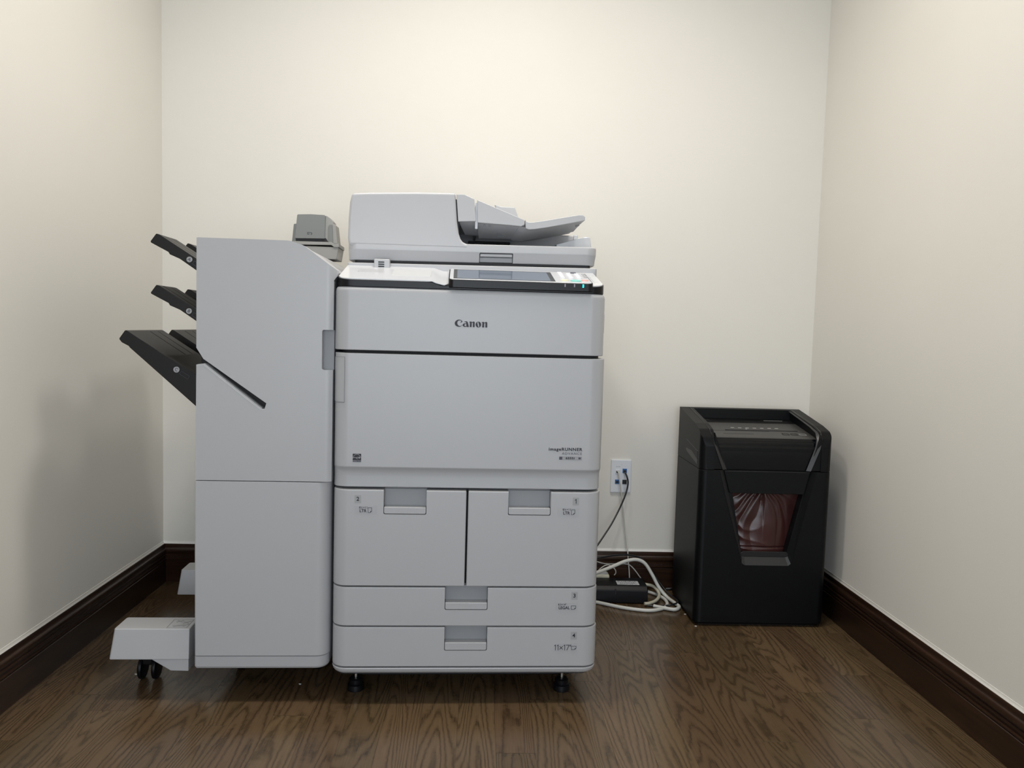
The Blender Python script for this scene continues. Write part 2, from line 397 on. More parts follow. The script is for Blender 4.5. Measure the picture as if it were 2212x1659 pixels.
d2 = drawer('paper_drawer', .0012, .3062, .2828, .5065, .035, .003, (.1173, .2150, .4505, .4668, .53), 'tall left paper drawer marked 2')
d1 = drawer('paper_drawer', .3105, .6205, .2828, .5065, .003, .035, (.4030, .5020, .4515, .4682, .53), 'tall right paper drawer marked 1')
d3 = drawer('paper_drawer', .0015, .6218, .1885, .2800, .035, .035, (.2618, .3612, .2268, .2440, .30), 'wide shallow paper drawer marked 3')
d4 = drawer('paper_drawer', .0015, .6235, .0915, .1858, .035, .035, (.2628, .3622, .1296, .1488, .21), 'lowest wide paper drawer marked 4')
def doc_icon(par, a, z, w_, h_, dx):
    x0, x1, y0, y1 = a, a+w_, z, z+h_; c = min(w_, h_)*.38
    ls = [((x0, y0), (x0, y1)), ((x0, y1), (x1, y1)), ((x1, y1), (x1, y0+c)), ((x1, y0+c), (x1-c, y0)), ((x1-c, y0), (x0, y0)), ]
    tri = [[(x1-c, y0), (x1, y0+c), (x1-c, y0+c)]]
    flats('paper_icon', strokes(ls, .0009)+tri, 'ink', par, FR(0, 0, -.0007))
def numtag(par, px, s):
    (a, z) = mb(px[0], px[1], 0)
    flats('number_sticker', [rrect(a-.0073, z-.0092, a+.0073, z+.0092, .0008, 2)], 'stickernum', par, FR(0, 0, -.0002))
    if s == '1': flats('drawer_number', strokes([((a+.0006, z-.0046), (a+.0006, z+.0046)), ((a+.0004, z+.0044), (a-.0018, z+.0028))], .0014), 'ink', par, FR(0, 0, -.0006))
    else: text('drawer_number', s, .0128, 'ink', par, FR(a, z, -.0006), bold=.0003)
def sizetag(par, x0, y0, x1, y1):
    a0, z1 = mb(x0, y0, 0); a1, z0 = mb(x1, y1, 0)
    flats('size_sticker', [rrect(a0, z0, a1, z1, .001, 2)], 'sticker', par, FR(0, 0, -.0002))
numtag(d2, (773, 1078), '2'); numtag(d1, (1244, 1083), '1'); numtag(d3, (1241, 1287), '3'); numtag(d4, (1239.5, 1373), '4')
sizetag(d2, 766, 1092, 814, 1110); sizetag(d1, 1205, 1096, 1251, 1115); sizetag(d3, 1201, 1301, 1248, 1319); sizetag(d4, 1199, 1389, 1246, 1407)
def tx(par, s, px, size, name='size_text', mat='ink', **k):
    a, z = mb(px[0], px[1], 0); return text(name, s, size, mat, par, FR(a, z, -.0006), **k)
tx(d2, '8½×11', (785, 1096.5), .0068, bold=.00006); tx(d2, 'LTR', (784, 1103.5), .0098, bold=.0002, xs=.95)
tx(d1, '8½×11', (1224.5, 1101), .0068, bold=.00006); tx(d1, 'LTR', (1223.5, 1108.5), .0098, bold=.0002, xs=.95)
for d_, px in ((d2, (795, 1107)), (d1, (1234, 1111.5))):
    a, z = mb(*px, 0); doc_icon(d_, a, z, .0082, .0112, 0)
tx(d3, '8.5×14"', (1214.5, 1306), .0062, bold=.00006); tx(d3, 'LEGAL', (1218.5, 1313), .0098, bold=.0002, xs=.93)
a, z = mb(1233.5, 1316, 0); doc_icon(d3, a, z, .0110, .0082, 0)
a, z = mb(1216.5, 1398.5, 0); g_ = []
K = 1.22; g0 = (a, z); a, z = 0, 0
for dx in (-.0150, -.0098, .0030): g_ += [((a+dx, z-.0050), (a+dx, z+.0050)), ((a+dx, z+.0048), (a+dx-.0020, z+.0034))]
g_ += [((a-.0068, z-.0034), (a-.0012, z+.0022)), ((a-.0068, z+.0022), (a-.0012, z-.0034)), ((a+.0058, z+.0046), (a+.0112, z+.0046)), ((a+.0112, z+.0044), (a+.0074, z-.0050)),
       ((a+.0132, z+.0050), (a+.0130, z+.0028)), ((a+.0148, z+.0050), (a+.0146, z+.0028))]
g_ = [tuple((g0[0]+K*p[0], g0[1]+K*p[1]) for p in sg) for sg in g_]
flats('size_text', strokes(g_, .00125), 'ink', d4, FR(0, 0, -.0006))
a, z = mb(1234, 1403, 0); doc_icon(d4, a, z, .0110, .0082, 0)

# front door with a swept-in skirt
door = stack('front_door', plan(.0002, .6205, 0, .12, .035, .035),
             [(.5115, .0100), (.5130, .0085), (.525, .0088), (.536, .0094), (.545, .0090), (.5515, .0066), (.5556, .0030), (.5585, .0004), (.5605, 0), (.8155, 0), (.8170, .0008), (.8178, .0022)], 'white', cp, 0)
hp = [p for p in plan(.0002, .6205, 0, .12, .035, .035) if p[0] < .0245 and p[1] < .08]
hp = [(.0002, .08)] + [p for p in hp] + [(.0245, .0008), (.0245, .03), (.012, .08)]
hp2 = inset([p for p in hp], -.0009)
stack('hinge_cover', hp2, [(.7062, .0004), (.7070, 0), (.8072, 0), (.8080, .0004)], 'white', door)
flats('hinge_joint', [rect(.0250, .7055, .0256, .8084), rect(.004, .8080, .0256, .8086), rect(.004, .7052, .0256, .7059)], 'inkgrey', door, FR(0, 0, -.0001), .0003)
tx(door, 'imageRUNNER', (1257.5, 971.5), .0098, name='model_text', align='RIGHT', bold=.00028, xs=1.12, sp=1.16)
tx(door, 'ADVANCE', (1257, 980.5), .0078, name='model_text', mat='inkgrey', align='RIGHT', xs=1.1, sp=1.25)
tx(door, '6555i', (1231.5, 990), .0066, name='model_number', bold=.00022, xs=1.3, sp=1.1)
a0, z1 = mb(1208, 986.5, 0); a1, z0 = mb(1256.5, 993.5, 0)
flats('model_plate', [rect(a0, z0, a1, z1)], 'stickernum', door, FR(0, 0, -.0002), .0002)
flats('model_plate', strokes([((a0, z0), (a1, z0)), ((a0, z1), (a1, z1)), ((a1, z0), (a1, z1))], .0003)+[rect(a0, z0, a0+.0072, z1), rect(a1-.0078, z0+.0012, a1-.0022, z1-.001)], 'inkgrey', door, FR(0, 0, -.0004), .0002)
# energy label
a0, z1 = mb(762, 980, 0); a1, z0 = mb(780, 998, 0); S = (a1-a0)
el = flats('energy_label', [rect(a0, z0, a1, z1)], 'ink', door, FR(0, 0, -.0002), .0003)
ex, ez = a0+S/2, z0+S*.36
arc = [(ex+S*.49*math.cos(t), ez+S*.56*math.sin(t)) for t in [math.radians(18+q*9) for q in range(17)]]
star = [(a0+S*.78+S*(.17 if k % 2 == 0 else .075)*math.sin(k*math.pi/5), z0+S*.52+S*(.17 if k % 2 == 0 else .075)*math.cos(k*math.pi/5)) for k in range(10)]
flats('energy_mark', strokes(list(zip(arc, arc[1:])), .0009)+strokes([((a0+S*.04, z0+S*.46), (a0+S*.2, z0+S*.58)), ((a0+S*.2, z0+S*.58), (a0+S*.28, z0+S*.5)), ((a0+S*.28, z0+S*.5), (a0+S*.5, z0+S*.54)), ((a0+S*.5, z0+S*.54), (a0+S*.62, z0+S*.58)), ((a0+S*.44, z0+S*.46), (a0+S*.56, z0+S*.38))], .0011)+[star], 'stickernum', el, FR(0, 0, -.0005), .0002)
flats('energy_text_band', [rect(a0+.0004, z0+.0006, a1-.0004, z0+S*.24)], 'inkgrey', el, FR(0, 0, -.0005), .0002)
text('energy_text', 'ENERGY STAR', .0030, 'stickernum', el, FR(a0+S/2, z0+S*.13, -.0008))

# upper cover with the brand
up = stack('toner_cover', plan(-.0012, .6172, 0, .60, .036, .036), [(.8243, .0020), (.8250, .0006), (.8262, 0), (.9560, 0), (.9610, .0010), (.9645, .0030), (.9668, .0065), (.9672, .010)], 'white', cp)
stack('engine_shell', plan(.0002, .6205, .125, BK, .006, .006), [(.5115, 0), (.8178, 0)], 'white', cp)
stack('cabinet_shell', plan(.0015, .6205, .502, BK, .006, .006), [(.0915, 0), (.5065, 0)], 'white', cp)
C = [(630, 365), (560, 290), (500, 265), (420, 257), (340, 272), (250, 330), (200, 400), (185, 460), (195, 520), (230, 580), (290, 625), (350, 648), (430, 656), (500, 645), (560, 615), (600, 580), (628, 556), (622, 548), (560, 590), (500, 608), (440, 602), (390, 572), (352, 525), (333, 470), (337, 400), (360, 348), (400, 315), (460, 300), (520, 305), (555, 325), (558, 350), (490, 442), (560, 412), (600, 388)]
A_ = [(695, 380), (770, 352), (850, 340), (905, 365), (930, 420), (962, 520), (995, 655), (872, 655), (860, 622), (820, 646), (760, 656), (700, 642), (650, 600), (630, 556), (650, 510), (700, 468), (770, 455), (837, 466), (842, 450), (825, 402), (790, 390)]
hole = [(797+56*math.cos(t*math.pi/8), 552+58*math.sin(t*math.pi/8)) for t in range(16)]
N_ = [(985, 380), (1050, 354), (1105, 342), (1140, 360), (1158, 392), (1200, 362), (1250, 342), (1298, 355), (1318, 392), (1318, 655), (1212, 655), (1212, 430), (1195, 405), (1165, 412), (1148, 440), (1148, 655), (1035, 655), (1044, 402)]
OO = [(1525+158*math.cos(t*math.pi/16), 505+163*math.sin(t*math.pi/16)) for t in range(32)]
d0 = Vector((1495, 400)); d1_ = Vector((1546, 608)); dd = (d1_-d0).normalized(); nn = Vector((-dd.y, dd.x))*31
cap = []
for k in range(9): t = k*math.pi/8; cap.append(tuple(d0 + nn*math.cos(t) - dd*31*math.sin(t)))
for k in range(9): t = k*math.pi/8; cap.append(tuple(d1_ - nn*math.cos(t) + dd*31*math.sin(t)))
N2 = [(x*1.02+684, y+2) for x, y in N_]
al, zl = mb(982, 706, 0); ar, _ = mb(1052.5, 706, 0); k_ = (ar-al)/(2030-185)
cv = lambda pl: [((x-185)*k_+al, (656-y)*k_*1.02+zl+.0004) for x, y in pl]
curve_mesh('brand_lettering', [cv(q) for q in (C, A_, hole, N_, OO, cap, N2)], 'ink', up, FR(0, 0, -.0003), .0004)
box('side_grip', .6172, .6212, .05, .10, .877, .921, 'white', up, .001)

# control deck
SL = .245
def dip(a): t = max(0, min(1, (a-.212)/.030)); return .0075*(t*t*(3-2*t))*(1 if a < .255 else 0)
ZF = .9842
def pz(b): return ZF+SL*(b+.01)
dpl = plan(.004, .6125, -.010, .168, .030, .030, .004)
# insert extra points along the front edge so that the rim can dip beside the panel
def dens(pl, fn):
    out = []
    for i in range(len(pl)):
        p, q = pl[i], pl[(i+1) % len(pl)]; out.append(p)
        if abs(q[0]-p[0]) > .3:
            for k in range(1, 60): t = k/60; out.append((p[0]+(q[0]-p[0])*t, p[1]+(q[1]-p[1])*t))
    return out
dpl = dens(dpl, None)
def slope_slab(name, pl, o0, o1, mat, par, bevel=.0008, dipped=False, flat_bottom=None, seg=2):
    f = (lambda x, y, o: (x, y, pz(y)+o-(dip(x) if dipped else 0)))
    R0 = [(x, y, flat_bottom) for x, y in pl] if flat_bottom is not None else [f(x, y, o0) for x, y in pl]
    o = link(name, tomesh(loft([R0, [f(x, y, o1) for x, y in pl]], True), name), mat, par); return finish(o, bevel, seg)
dk = slope_slab('control_deck', dpl, 0, -.0022, 'bandblack', cp, .0012, True, .9664); dk.location.y = .012
# white top surface as a grid that follows the dip
def deck_top():
    bm = bmesh.new(); pl = inset(dpl, .0022); xs = sorted(set([p[0] for p in pl]))
    top = [bm.verts.new((x, y, pz(y)-dip(x))) for x, y in pl]; bot = [bm.verts.new((x, y, pz(y)-dip(x)-.0035)) for x, y in pl]
    n = len(pl)
    for i in range(n): j = (i+1) % n; bm.faces.new((bot[i], bot[j], top[j], top[i]))
    f = bm.faces.new(top)
    bmesh.ops.triangulate(bm, faces=[f]); bmesh.ops.recalc_face_normals(bm, faces=bm.faces)
    return tomesh(bm, 'deck_top')
dt = link('deck_top', deck_top(), 'white_gloss', cp); finish(dt, .0006, 2, ang=60); dt.location.y = .012
slope_slab('card_recess', rrect(.040, .075, .098, .112, .004), -.001, .0004, 'sticker', dt, 0)
slope_slab('note_pad', rrect(.122, .045, .212, .118, .002), -.001, .0004, 'notepad', dt, .0002)
slope_slab('pen_recess', rrect(.593, .035, .603, .115, .003), -.001, .0003, 'labelwhite', dt, 0)
# hinged touch panel
tp = slope_slab('touch_panel', plan(.2540, .5835, -.0165, .120, .012, .012, .010), 0, .0058, 'bandblack', cp, .0015, False, .9700); tp.location.y = .012
slope_slab('panel_face', inset(plan(.2540, .5835, -.0165, .120, .012, .012, .010), .0026), .0050, .0068, 'white_gloss', tp, .0006)
slope_slab('screen_border', rrect(.2650, -.008, .4975, .110, .002), .0060, .0072, 'screenedge', tp, .0002)
slope_slab('screen', rrect(.2735, -.003, .4870, .104, .001), .0065, .0074, 'screen', tp, 0)
def key(a, b, ra, rb, mat):
    slope_slab('key', [(a+ra*math.cos(t*math.pi/10), b+rb*math.sin(t*math.pi/10)) for t in range(20)], .0060, .0088, mat, tp, .0006)
for r_ in range(4):
    for c_ in range(3): key(.5195+c_*.0195, .092-r_*.0165, .0062, .0058, 'key')
key(.5195, .108, .006, .0035, 'key'); key(.5530, .108, .007, .0035, 'inkgrey')
for r_ in range(3): key(.5745, .090-r_*.019, .0042, .003, 'stickernum')
key(.5200, .010, .0085, .0042, 'yellow'); key(.5455, .006, .0125, .0090, 'green'); key(.5680, .014, .0080, .0050, 'red')
for a_, mt in ((.5180, 'ledoff'), (.5395, 'ledoff'), (.5595, 'led')):
    box('indicator_light', a_-.0016, a_+.0016, -.0172, -.0155, .9795, .9865, mt, tp, .0005)

# scanner and document feeder
TL = .0085                                   # these sit a touch higher towards the right
def tilt(o):
    for v in o.data.vertices: v.co.z += TL*(v.co.x-.31)
    return o
sb = tilt(stack('scanner_body', plan(.0045, .6205, .170, .69, .006, .006), [(.975, 0), (1.030, 0), (1.0335, .0006), (1.0348, .0022)], 'white', cp))
tilt(stack('scanner_gap', plan(.020, .606, .185, .68, .01, .01), [(1.034, 0), (1.046, 0)], 'darkgrey', sb))
u0, u1 = .0715, .1087
usb = P('sensor_block', 'y', fillet([(u0, 1.008), (u1, 1.008), (u1, 1.0412), (u0, 1.0412)], [0, 0, .002, .002]), .1500, .176, 'white', cp, .0012)
for k in range(3):
    P('vent_slot', 'y', rrect(u0+.010, 1.0222+k*.0052, u1-.0125, 1.0248+k*.0052, .0012, 3), .1492, .152, 'darkgrey', usb)
fd_plan = plan(.0050, .6200, .170, .69, .022, .026)
base_cut = cutter('y', rrect(.3262, 1.030, .4098, 1.0665, .0025, 4), .12, .195, cp)
fd = tilt(stack('document_feeder', fd_plan, [(1.0425, .0135), (1.0438, .0118), (1.0520, .0088), (1.0600, .0045), (1.0655, .0012), (1.0685, 0), (1.0825, 0), (1.0852, .0010), (1.0870, .0040)], 'white', cp, .170, cuts=[base_cut]))
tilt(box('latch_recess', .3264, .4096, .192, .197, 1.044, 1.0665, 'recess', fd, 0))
lt = tilt(P('latch', 'x', fillet([(.174, 1.0575), (.186, 1.0575), (.186, 1.0650), (.174, 1.0650)], .0032, 5), .3285, .4075, 'white', fd, .0008)); lt['label'] = 'grey bar latch'
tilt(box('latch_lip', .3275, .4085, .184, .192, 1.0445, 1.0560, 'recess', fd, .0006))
cov = [(.0072, 1.074), (.0048, 1.092), (.0060, 1.140), (.0086, 1.1775), (.0125, 1.1950), (.0180, 1.2000), (.058, 1.2030), (.1695, 1.2080), (.2640, 1.2095), (.2700, 1.139), (.2742, 1.112), (.2790, 1.0985), (.2845, 1.0915), (.2925, 1.0876), (.300, 1.0865), (.300, 1.074)]
P('feeder_cover', 'y', cov, .1696, .62, 'white', fd, .0065, 4, ang=50)
P('feeder_mid_cover', 'y', fillet([(.2664, 1.2065), (.286, 1.2068), (.3105, 1.1965), (.3158, 1.1428), (.2722, 1.1405)], [0, .006, .003, .002, .001]), .1705, .60, 'white', fd, .0022)
box('feeder_gap', .2600, .2750, .178, .60, 1.100, 1.195, 'darkgrey', fd, 0)
P('feeder_ramp', 'y', fillet([(.3178, 1.1948), (.4345, 1.1508), (.4362, 1.1385), (.4270, 1.1345), (.4000, 1.1362), (.3195, 1.1398)], [.001, .004, .004, .006, 0, 0]), .1705, .60, 'white', fd, .0020)
box('feeder_joint', .3140, .3200, .176, .60, 1.125, 1.188, 'white_gloss', fd, 0)
# the deep inner walls and output pocket
box('roller_bar', .300, .415, .395, .432, 1.1120, 1.1190, 'darkgrey', fd, .002)
for k in range(3): lathe('output_roller', [(0, .318+k*.035), (.006, .318+k*.035), (.006, .340+k*.035), (0, .340+k*.035)], 'x', (0, .405, 1.108), 'stickernum', fd, 14)
for a_ in (.335, .347, .392, .402, .412): box('vent_slot', a_, a_+.006, .186, .192, 1.1345, 1.1356, 'recess', fd, 0)
# document tray: a lip in front and a dished tray behind it
def tb(px, py): return mb(px, py, .171)
lip = [tb(1134.5, 474), tb(1136.6, 478), tb(1142, 480), tb(1152, 480), tb(1180, 476), tb(1215, 470), tb(1250, 464.3), tb(1259, 464.5), tb(1264, 468.5), tb(1263.5, 476.5), tb(1215, 485.5), tb(1180, 491.5), tb(1155, 495), tb(1142, 495.7), tb(1135.5, 493)]
tr = P('document_tray', 'y', lip, .1705, .45, 'white', fd, .0022)
def under(name, T, Bp, b0, b1, mat, par):      # sloping underside panel between two traced edges at real depths
    secs = []
    for t_, q_ in zip(T, Bp):
        (ta, tz), (qa, qz) = mb(*t_, b0), mb(*q_, b1)
        secs.append([(ta, b0, tz), (qa, b1, qz), (qa, b1+.02, qz), (ta, b0+.03, tz+.006)])
    o = link(name, tomesh(loft(secs), name), mat, par); smooth(o.data, 40); return o
under('underside_panel', [(990, 476), (1029, 478)], [(1004, 506), (1034, 508)], .176, .245, 'white', fd)
rp = under('underside_panel', [(1030.5, 478), (1075, 482), (1120, 486), (1132, 487)], [(1034, 514), (1072, 515), (1104, 516), (1116, 517)], .176, .245, 'white', fd)
under('tray_underside', [(1122, 488), (1136, 492), (1150, 493.5), (1180, 489.5), (1215, 483.5), (1262, 474)], [(1104, 517), (1117, 521), (1133, 519), (1165, 512.5), (1200, 506), (1240, 499)], .178, .245, 'white', tr)
wl = mb(1074, 500.5, .212); wr = mb(1103, 511.5, .235)
def lab(px, py):                                # point on the sloping panel
    t = (py-480)/(515-480); b_ = .176+t*.069; a_, z_ = mb(px, py, b_-.0012); return (a_, b_-.0012, z_)
q4 = [lab(1073.5, 501), lab(1102, 502.5), lab(1102, 513), lab(1074, 512)]
lb = link('warning_label', tomesh(loft([q4, [(x, y-.0004, z-.0004) for x, y, z in q4]]), 'warning_label'), 'recess', fd)
for k in range(3): box('vent_slot', .5690+k*.0035, .5706+k*.0035, .205, .265, 1.1440+k*.0012, 1.1470+k*.0012, 'recess', tr, 0)
box('feeder_back_panel', .262, .5985, .450, .60, 1.080, 1.1500, 'white', fd, .003)
box('feeder_end_post', .5990, .6110, .452, .60, 1.080, 1.1520, 'white_gloss', fd, .002)
g = [mb(px, py, .36) for px, py in ((1068, 444), (1080, 448.5), (1111, 450.2), (1116.5, 466), (1120, 480), (1080, 480))]
P('paper_guide', 'y', g, .34, .36, 'white', fd, .0015)
g = [mb(px, py, .40) for px, py in ((1192, 536), (1238, 523.5), (1254, 520.6), (1262, 521.5), (1264, 537), (1264, 545), (1192, 545))]
P('output_ramp', 'y', g, .30, .44, 'white_gloss', fd, .0015)
# levelling feet
for (a_, b_) in ((.0505, .083), (.5520, .078), (.060, .60), (.550, .60)):
    f_ = lathe('levelling_foot', [(0, 0), (.0200, 0), (.0205, .003), (.0195, .014), (.0160, .016), (.0165, .019), (.0165, .027), (.0125, .030), (0, .030)], 'z', (a_, b_, 0), 'black', cp)
    lathe('foot_bolt', [(0, .028), (.0042, .028), (.0042, .076), (0, .076)], 'z', (a_, b_, 0), 'steel', f_, 16)

# ------------------------------------------------------------------ finisher
fn = root('document_finisher', W(-.155, 0, 0), PSI, 'tall white finisher with three black output trays, left of the photocopier', 'finisher')
fo = bpy.data.objects.new('shift', None)  # unused placeholder removed below
bpy.data.objects.remove(fo)
def sh(pts): return [(a+.155, z) for a, z in pts]
B0 = .012
prof_up = fillet([(-.3030, 1.0640), (-.1010, 1.0640), (-.0700, 1.0545), (.0035, 1.0020), (.0035, .9890), (-.0028, .9790), (-.0032, .5213), (-.3058, .5213), (-.3038, .76)], [.002, .045, .03, 0, 0, 0, 0, 0, 0], 8)
slit = [(-.34, .880), (-.3038, .8204), (-.2883, .7955), (-.1495, .6985), (-.1535, .6860), (-.1590, .6860), (-.2850, .7850), (-.3038, .7823), (-.34, .7818)]
slit_c = cutter('y', sh(slit), -.05, .20, fn)
keep = cutter('z', [(x+.155, y) for x, y in plan(-.33, .0105, B0, .30, .001, .030, .001)], .4, 1.2, fn)
rec = cutter('y', rrect(.155-.0270, .7770, .155+.03, .8675, .004, 4), -.05, B0+.022, fn)
fc = P('stacker_cover', 'y', sh(prof_up), B0, .050, 'white', fn, .0028, 3, cuts=[slit_c, rec], inter=[keep])
box('handle_recess', .155-.0275, .155-.004, B0+.020, B0+.026, .776, .8685, 'recess', fc, 0)
lip_ = [(-.3034, .7823), (-.2850, .7850), (-.1600, .6872)]
sl_ = []
for k, (a_, z_) in enumerate(lip_):
    nx_ = (0, -1) if k == 0 else (-.61, -.79)
    o_ = Vector((a_+.155+nx_[0]*.0042, B0-.0004, z_+nx_[1]*.0042)); i_ = Vector((a_+.155, B0+.0075, z_+.0006))
    sl_.append([o_, i_, i_+Vector((0, .003, -.001)), o_+Vector((0, .003, -.001))])
sl_o = link('slot_lip_highlight', tomesh(loft(sl_), 'slot_lip_highlight'), 'white_gloss', fc); smooth(sl_o.data, 40)  # chamfer strip in lighter white, a painted highlight along the slot
P('tray_slot_shade', 'y', sh([(-.300, .828), (-.270, .800), (-.140, .700), (-.150, .676), (-.300, .772)]), B0+.024, .060, 'bandblack', fc)  # black block painted in for the shade inside the slot
lw = stack('cabinet_door', [(x+.155, y) for x, y in plan(-.3080, -.0048, B0, .60, .004, .030)], [(.1122, .0012), (.1135, 0), (.5180, 0), (.5195, .0012)], 'white', fn)
stack('plinth', [(x+.155, y) for x, y in plan(-.3095, -.0062, B0+.002, .60, .006, .030)], [(.0815, .004), (.0850, .0010), (.0880, 0), (.1095, 0), (.1105, .0010)], 'white', fn)
ins = [(-.3010, 1.0615), (-.1000, 1.0615), (-.0700, 1.0520), (.0030, .9990), (.0030, .9890), (-.0040, .9790), (-.0040, .5213), (-.3040, .5213), (-.3020, .6)]
opening = cutter('y', sh([(-.34, .880), (-.3038, .8204), (-.2883, .7955), (-.2500, .7690), (-.2500, .757), (-.2850, .7850), (-.3038, .7823), (-.34, .7818)]), .0, .57, fn)
P('body', 'y', sh(ins), .0515, .60, 'white', fn, .0025, cuts=[opening])
box('under_frame', .155-.285, .155-.022, .10, .57, .064, .0840, 'darkgrey', fn, 0)
for (a_, b_) in ((-.25, .20), (-.06, .20), (-.25, .52), (-.06, .52)):
    lathe('caster', [(0, -.012), (.028, -.012), (.031, -.006), (.031, .006), (.028, .012), (0, .012)], 'x', (a_+.155, b_, .031), 'black', fn)
# black output trays
def groove(a0, a1, z0, z1, b):       # thin slot cut along the slope
    dv = Vector((a1-a0, z1-z0)); n = Vector((-dv.y, dv.x)).normalized()
    q = [(a0-n.x*.0025, z0-n.y*.0025), (a1-n.x*.0025, z1-n.y*.0025), (a1+n.x*.01, z1+n.y*.01), (a0+n.x*.01, z0+n.y*.01)]
    return cutter('y', sh(q), b-.0012, b+.0012, fn)
def small_tray(dz, letter, px):
    pf = fillet([(-.4290, 1.0565+dz), (-.4150, 1.0762+dz), (-.4080, 1.0745+dz), (-.3313, 1.0262+dz), (-.3040, 1.0085+dz), (-.3040, .9800+dz), (-.3300, .9985+dz), (-.3625, 1.0205+dz), (-.3850, 1.0300+dz), (-.3880, 1.0352+dz)], [.003, .003, .003, 0, 0, 0, .004, .008, .002, .002], 4)
    cuts = [groove(-.409, -.300, 1.0752+dz, 1.0060+dz, b_) for b_ in (.105, .150, .40, .46)]
    cuts.append(cutter('y', sh([(-.45, 1.10+dz), (-.45, 1.03+dz), (-.400, 1.052+dz), (-.335, 1.012+dz), (-.335, 1.06+dz)]), .190, .290, fn))
    t = P('output_tray', 'y', sh(pf), .080, .56, 'traytop', fn, .0030, 3, cuts=cuts)
    t['label'] = 'black output tray marked '+letter
    a_, z_ = mb(px[0], px[1], .078); badge(t, a_+.155, z_, .078, letter, .0064)
    return t
def badge(t, a_, z_, b_, letter, r_):
    bd = lathe('letter_badge', [(0, 0), (r_, 0), (r_, .002), (0, .002)], 'y', (a_, b_, z_), 'stickernum', t, 32)
    text('tray_letter', letter, r_*1.55, 'inkgrey', bd, Matrix.Translation((a_, b_-.0003, z_)) @ Matrix.Rotation(math.pi/2, 4, 'X') @ Matrix.Rotation(math.radians(-31), 4, 'Z'), bold=.00022)
    c0 = Vector((a_+.009, z_-.0065)); e1 = Vector((.85, -.53)); e2 = Vector((.53, .85))
    q = [c0-e2*.004, c0+e1*.022-e2*.004, c0+e1*.022+e2*.004, c0+e2*.004]; q = [tuple(v) for v in q]
    flats('size_frame', strokes([(q[0], q[1]), (q[1], q[2]), (q[2], q[3]), (q[3], q[0])], .0005), 'inkgrey', t, FR(0, 0, b_+.0005), .0006)
small_tray(0, 'A', (409, 560.5)); small_tray(-.1165, 'B', (408, 672))
pc = fillet([(-.4995, .8335), (-.4850, .8545), (-.4790, .8520), (-.3981, .7995), (-.3055, .7430), (-.3055, .6620), (-.3325, .6865), (-.4753, .8140), (-.4777, .8175), (-.4930, .8255)], [.004, .005, .003, 0, 0, 0, 0, .003, .004, .004], 4)
cuts = [groove(-.476, -.392, .8495, .7960, b_) for b_ in (.205, .255, .450, .510)]
cuts.append(cutter('y', sh([(-.52, .90), (-.52, .80), (-.455, .815), (-.300, .715), (-.300, .90)]), .300, .375, fn))
cuts.append(cutter('y', sh([(-.392, .7965), (-.300, .700), (-.300, .90), (-.392, .90)]), .110, .545, fn))
t = P('output_tray', 'y', sh(pc), .080, .57, 'traytop', fn, .0035, 3, cuts=cuts); t['label'] = 'large lowest black output tray marked C'
a_, z_ = mb(381, 798.5, .078); badge(t, a_+.155, z_, .078, 'C', .0068)
# outrigger feet on the left, front and rear
def outrigger(db):
    top = [(-.4955, .033+db), (-.3262, .033+db), (-.3262, .106+db), (-.4955, .106+db)]
    bot = [(-.5045, .024+db), (-.3250, .024+db), (-.3250, .185+db), (-.5045, .185+db)]
    R = [[(x+.155, y, .0985) for x, y in fillet(bot, [.006, .002, .002, .006], 4)], [(x+.155, y, .1680) for x, y in fillet(top, [.006, .002, .002, .006], 4)]]
    o = link('outrigger_cover', tomesh(loft(R), 'o'), 'white', fn); finish(o, .0045, 3)
    P('outrigger_gusset', 'y', sh([(-.4150, .1010), (-.3665, .0710), (-.3265, .0700), (-.3265, .1010)]), .027+db, .16+db, 'white', o, .0015)
    cs = box('caster_fork', -.470+.155, -.445+.155, .125+db, .155+db, .040, .099, 'black', o, .004)
    for s_ in (-1, 1):
        c_ = -.4575+.155+s_*.0165
        lathe('caster_wheel', [(0, -.006), (.022, -.006), (.029, -.004), (.030, 0), (.029, .004), (.022, .006), (0, .006)], 'x', (c_, .145+db, .030), 'black', o)
    return o
o1 = outrigger(0); outrigger(.44)
# warning sticker on top of the front outrigger
ws = flats('warning_sticker', strokes([((-.225, .040), (-.180, .040)), ((-.225, .040), (-.225, .092)), ((-.225, .092), (-.180, .092)), ((-.180, .040), (-.180, .092))], .0009)
           + strokes([((-.214, .075), (-.202, .085)), ((-.214, .085), (-.202, .075)), ((-.215, .052), (-.190, .058)), ((-.212, .047), (-.192, .052)), ((-.196, .066), (-.184, .080)), ((-.198, .076), (-.186, .068)), ((-.190, .050), (-.183, .062))], .0022), 'stickernum', o1, Matrix.Translation((0, 0, .1685)), .0006)

# ------------------------------------------------------------------ grey stapler standing on the finisher
SB = .500
sx, szb = mb(680, 560, SB)
st = root('electric_stapler', W(-.150, SB+.05, 1.0640), PSI, 'grey electric stapler standing on top of the white finisher', 'stapler')
def sp(px, py): a_, z_ = mb(px, py, SB); return (a_+.150, z_-1.064)
def stp(name, pts, b0, b1, mat, bevel=.002, par=st): return P(name, 'y', pts, b0-.05, b1-.05, mat, par, bevel)
bot = sp(727, 566)[0]; bx0 = sp(634, 528)[0]
stp('stapler_base', fillet([(bx0+.004, .0005), (bot, .0005), (sp(731.5, 534)[0], sp(731.5, 534)[1]), (bx0, sp(640, 530)[1])], .002, 2), 0, .10, 'stapler2', .002)
stp('base_rim', fillet([(bx0-.002, sp(650, 528.5)[1]), sp(716, 529.5), sp(722, 534), sp(732.5, 534.5), sp(732.5, 526.5), sp(722, 527), sp(716, 523.2), (bx0-.002, sp(650, 521.5)[1])], .0008, 2), -.003, .103, 'stapler2', .0015)
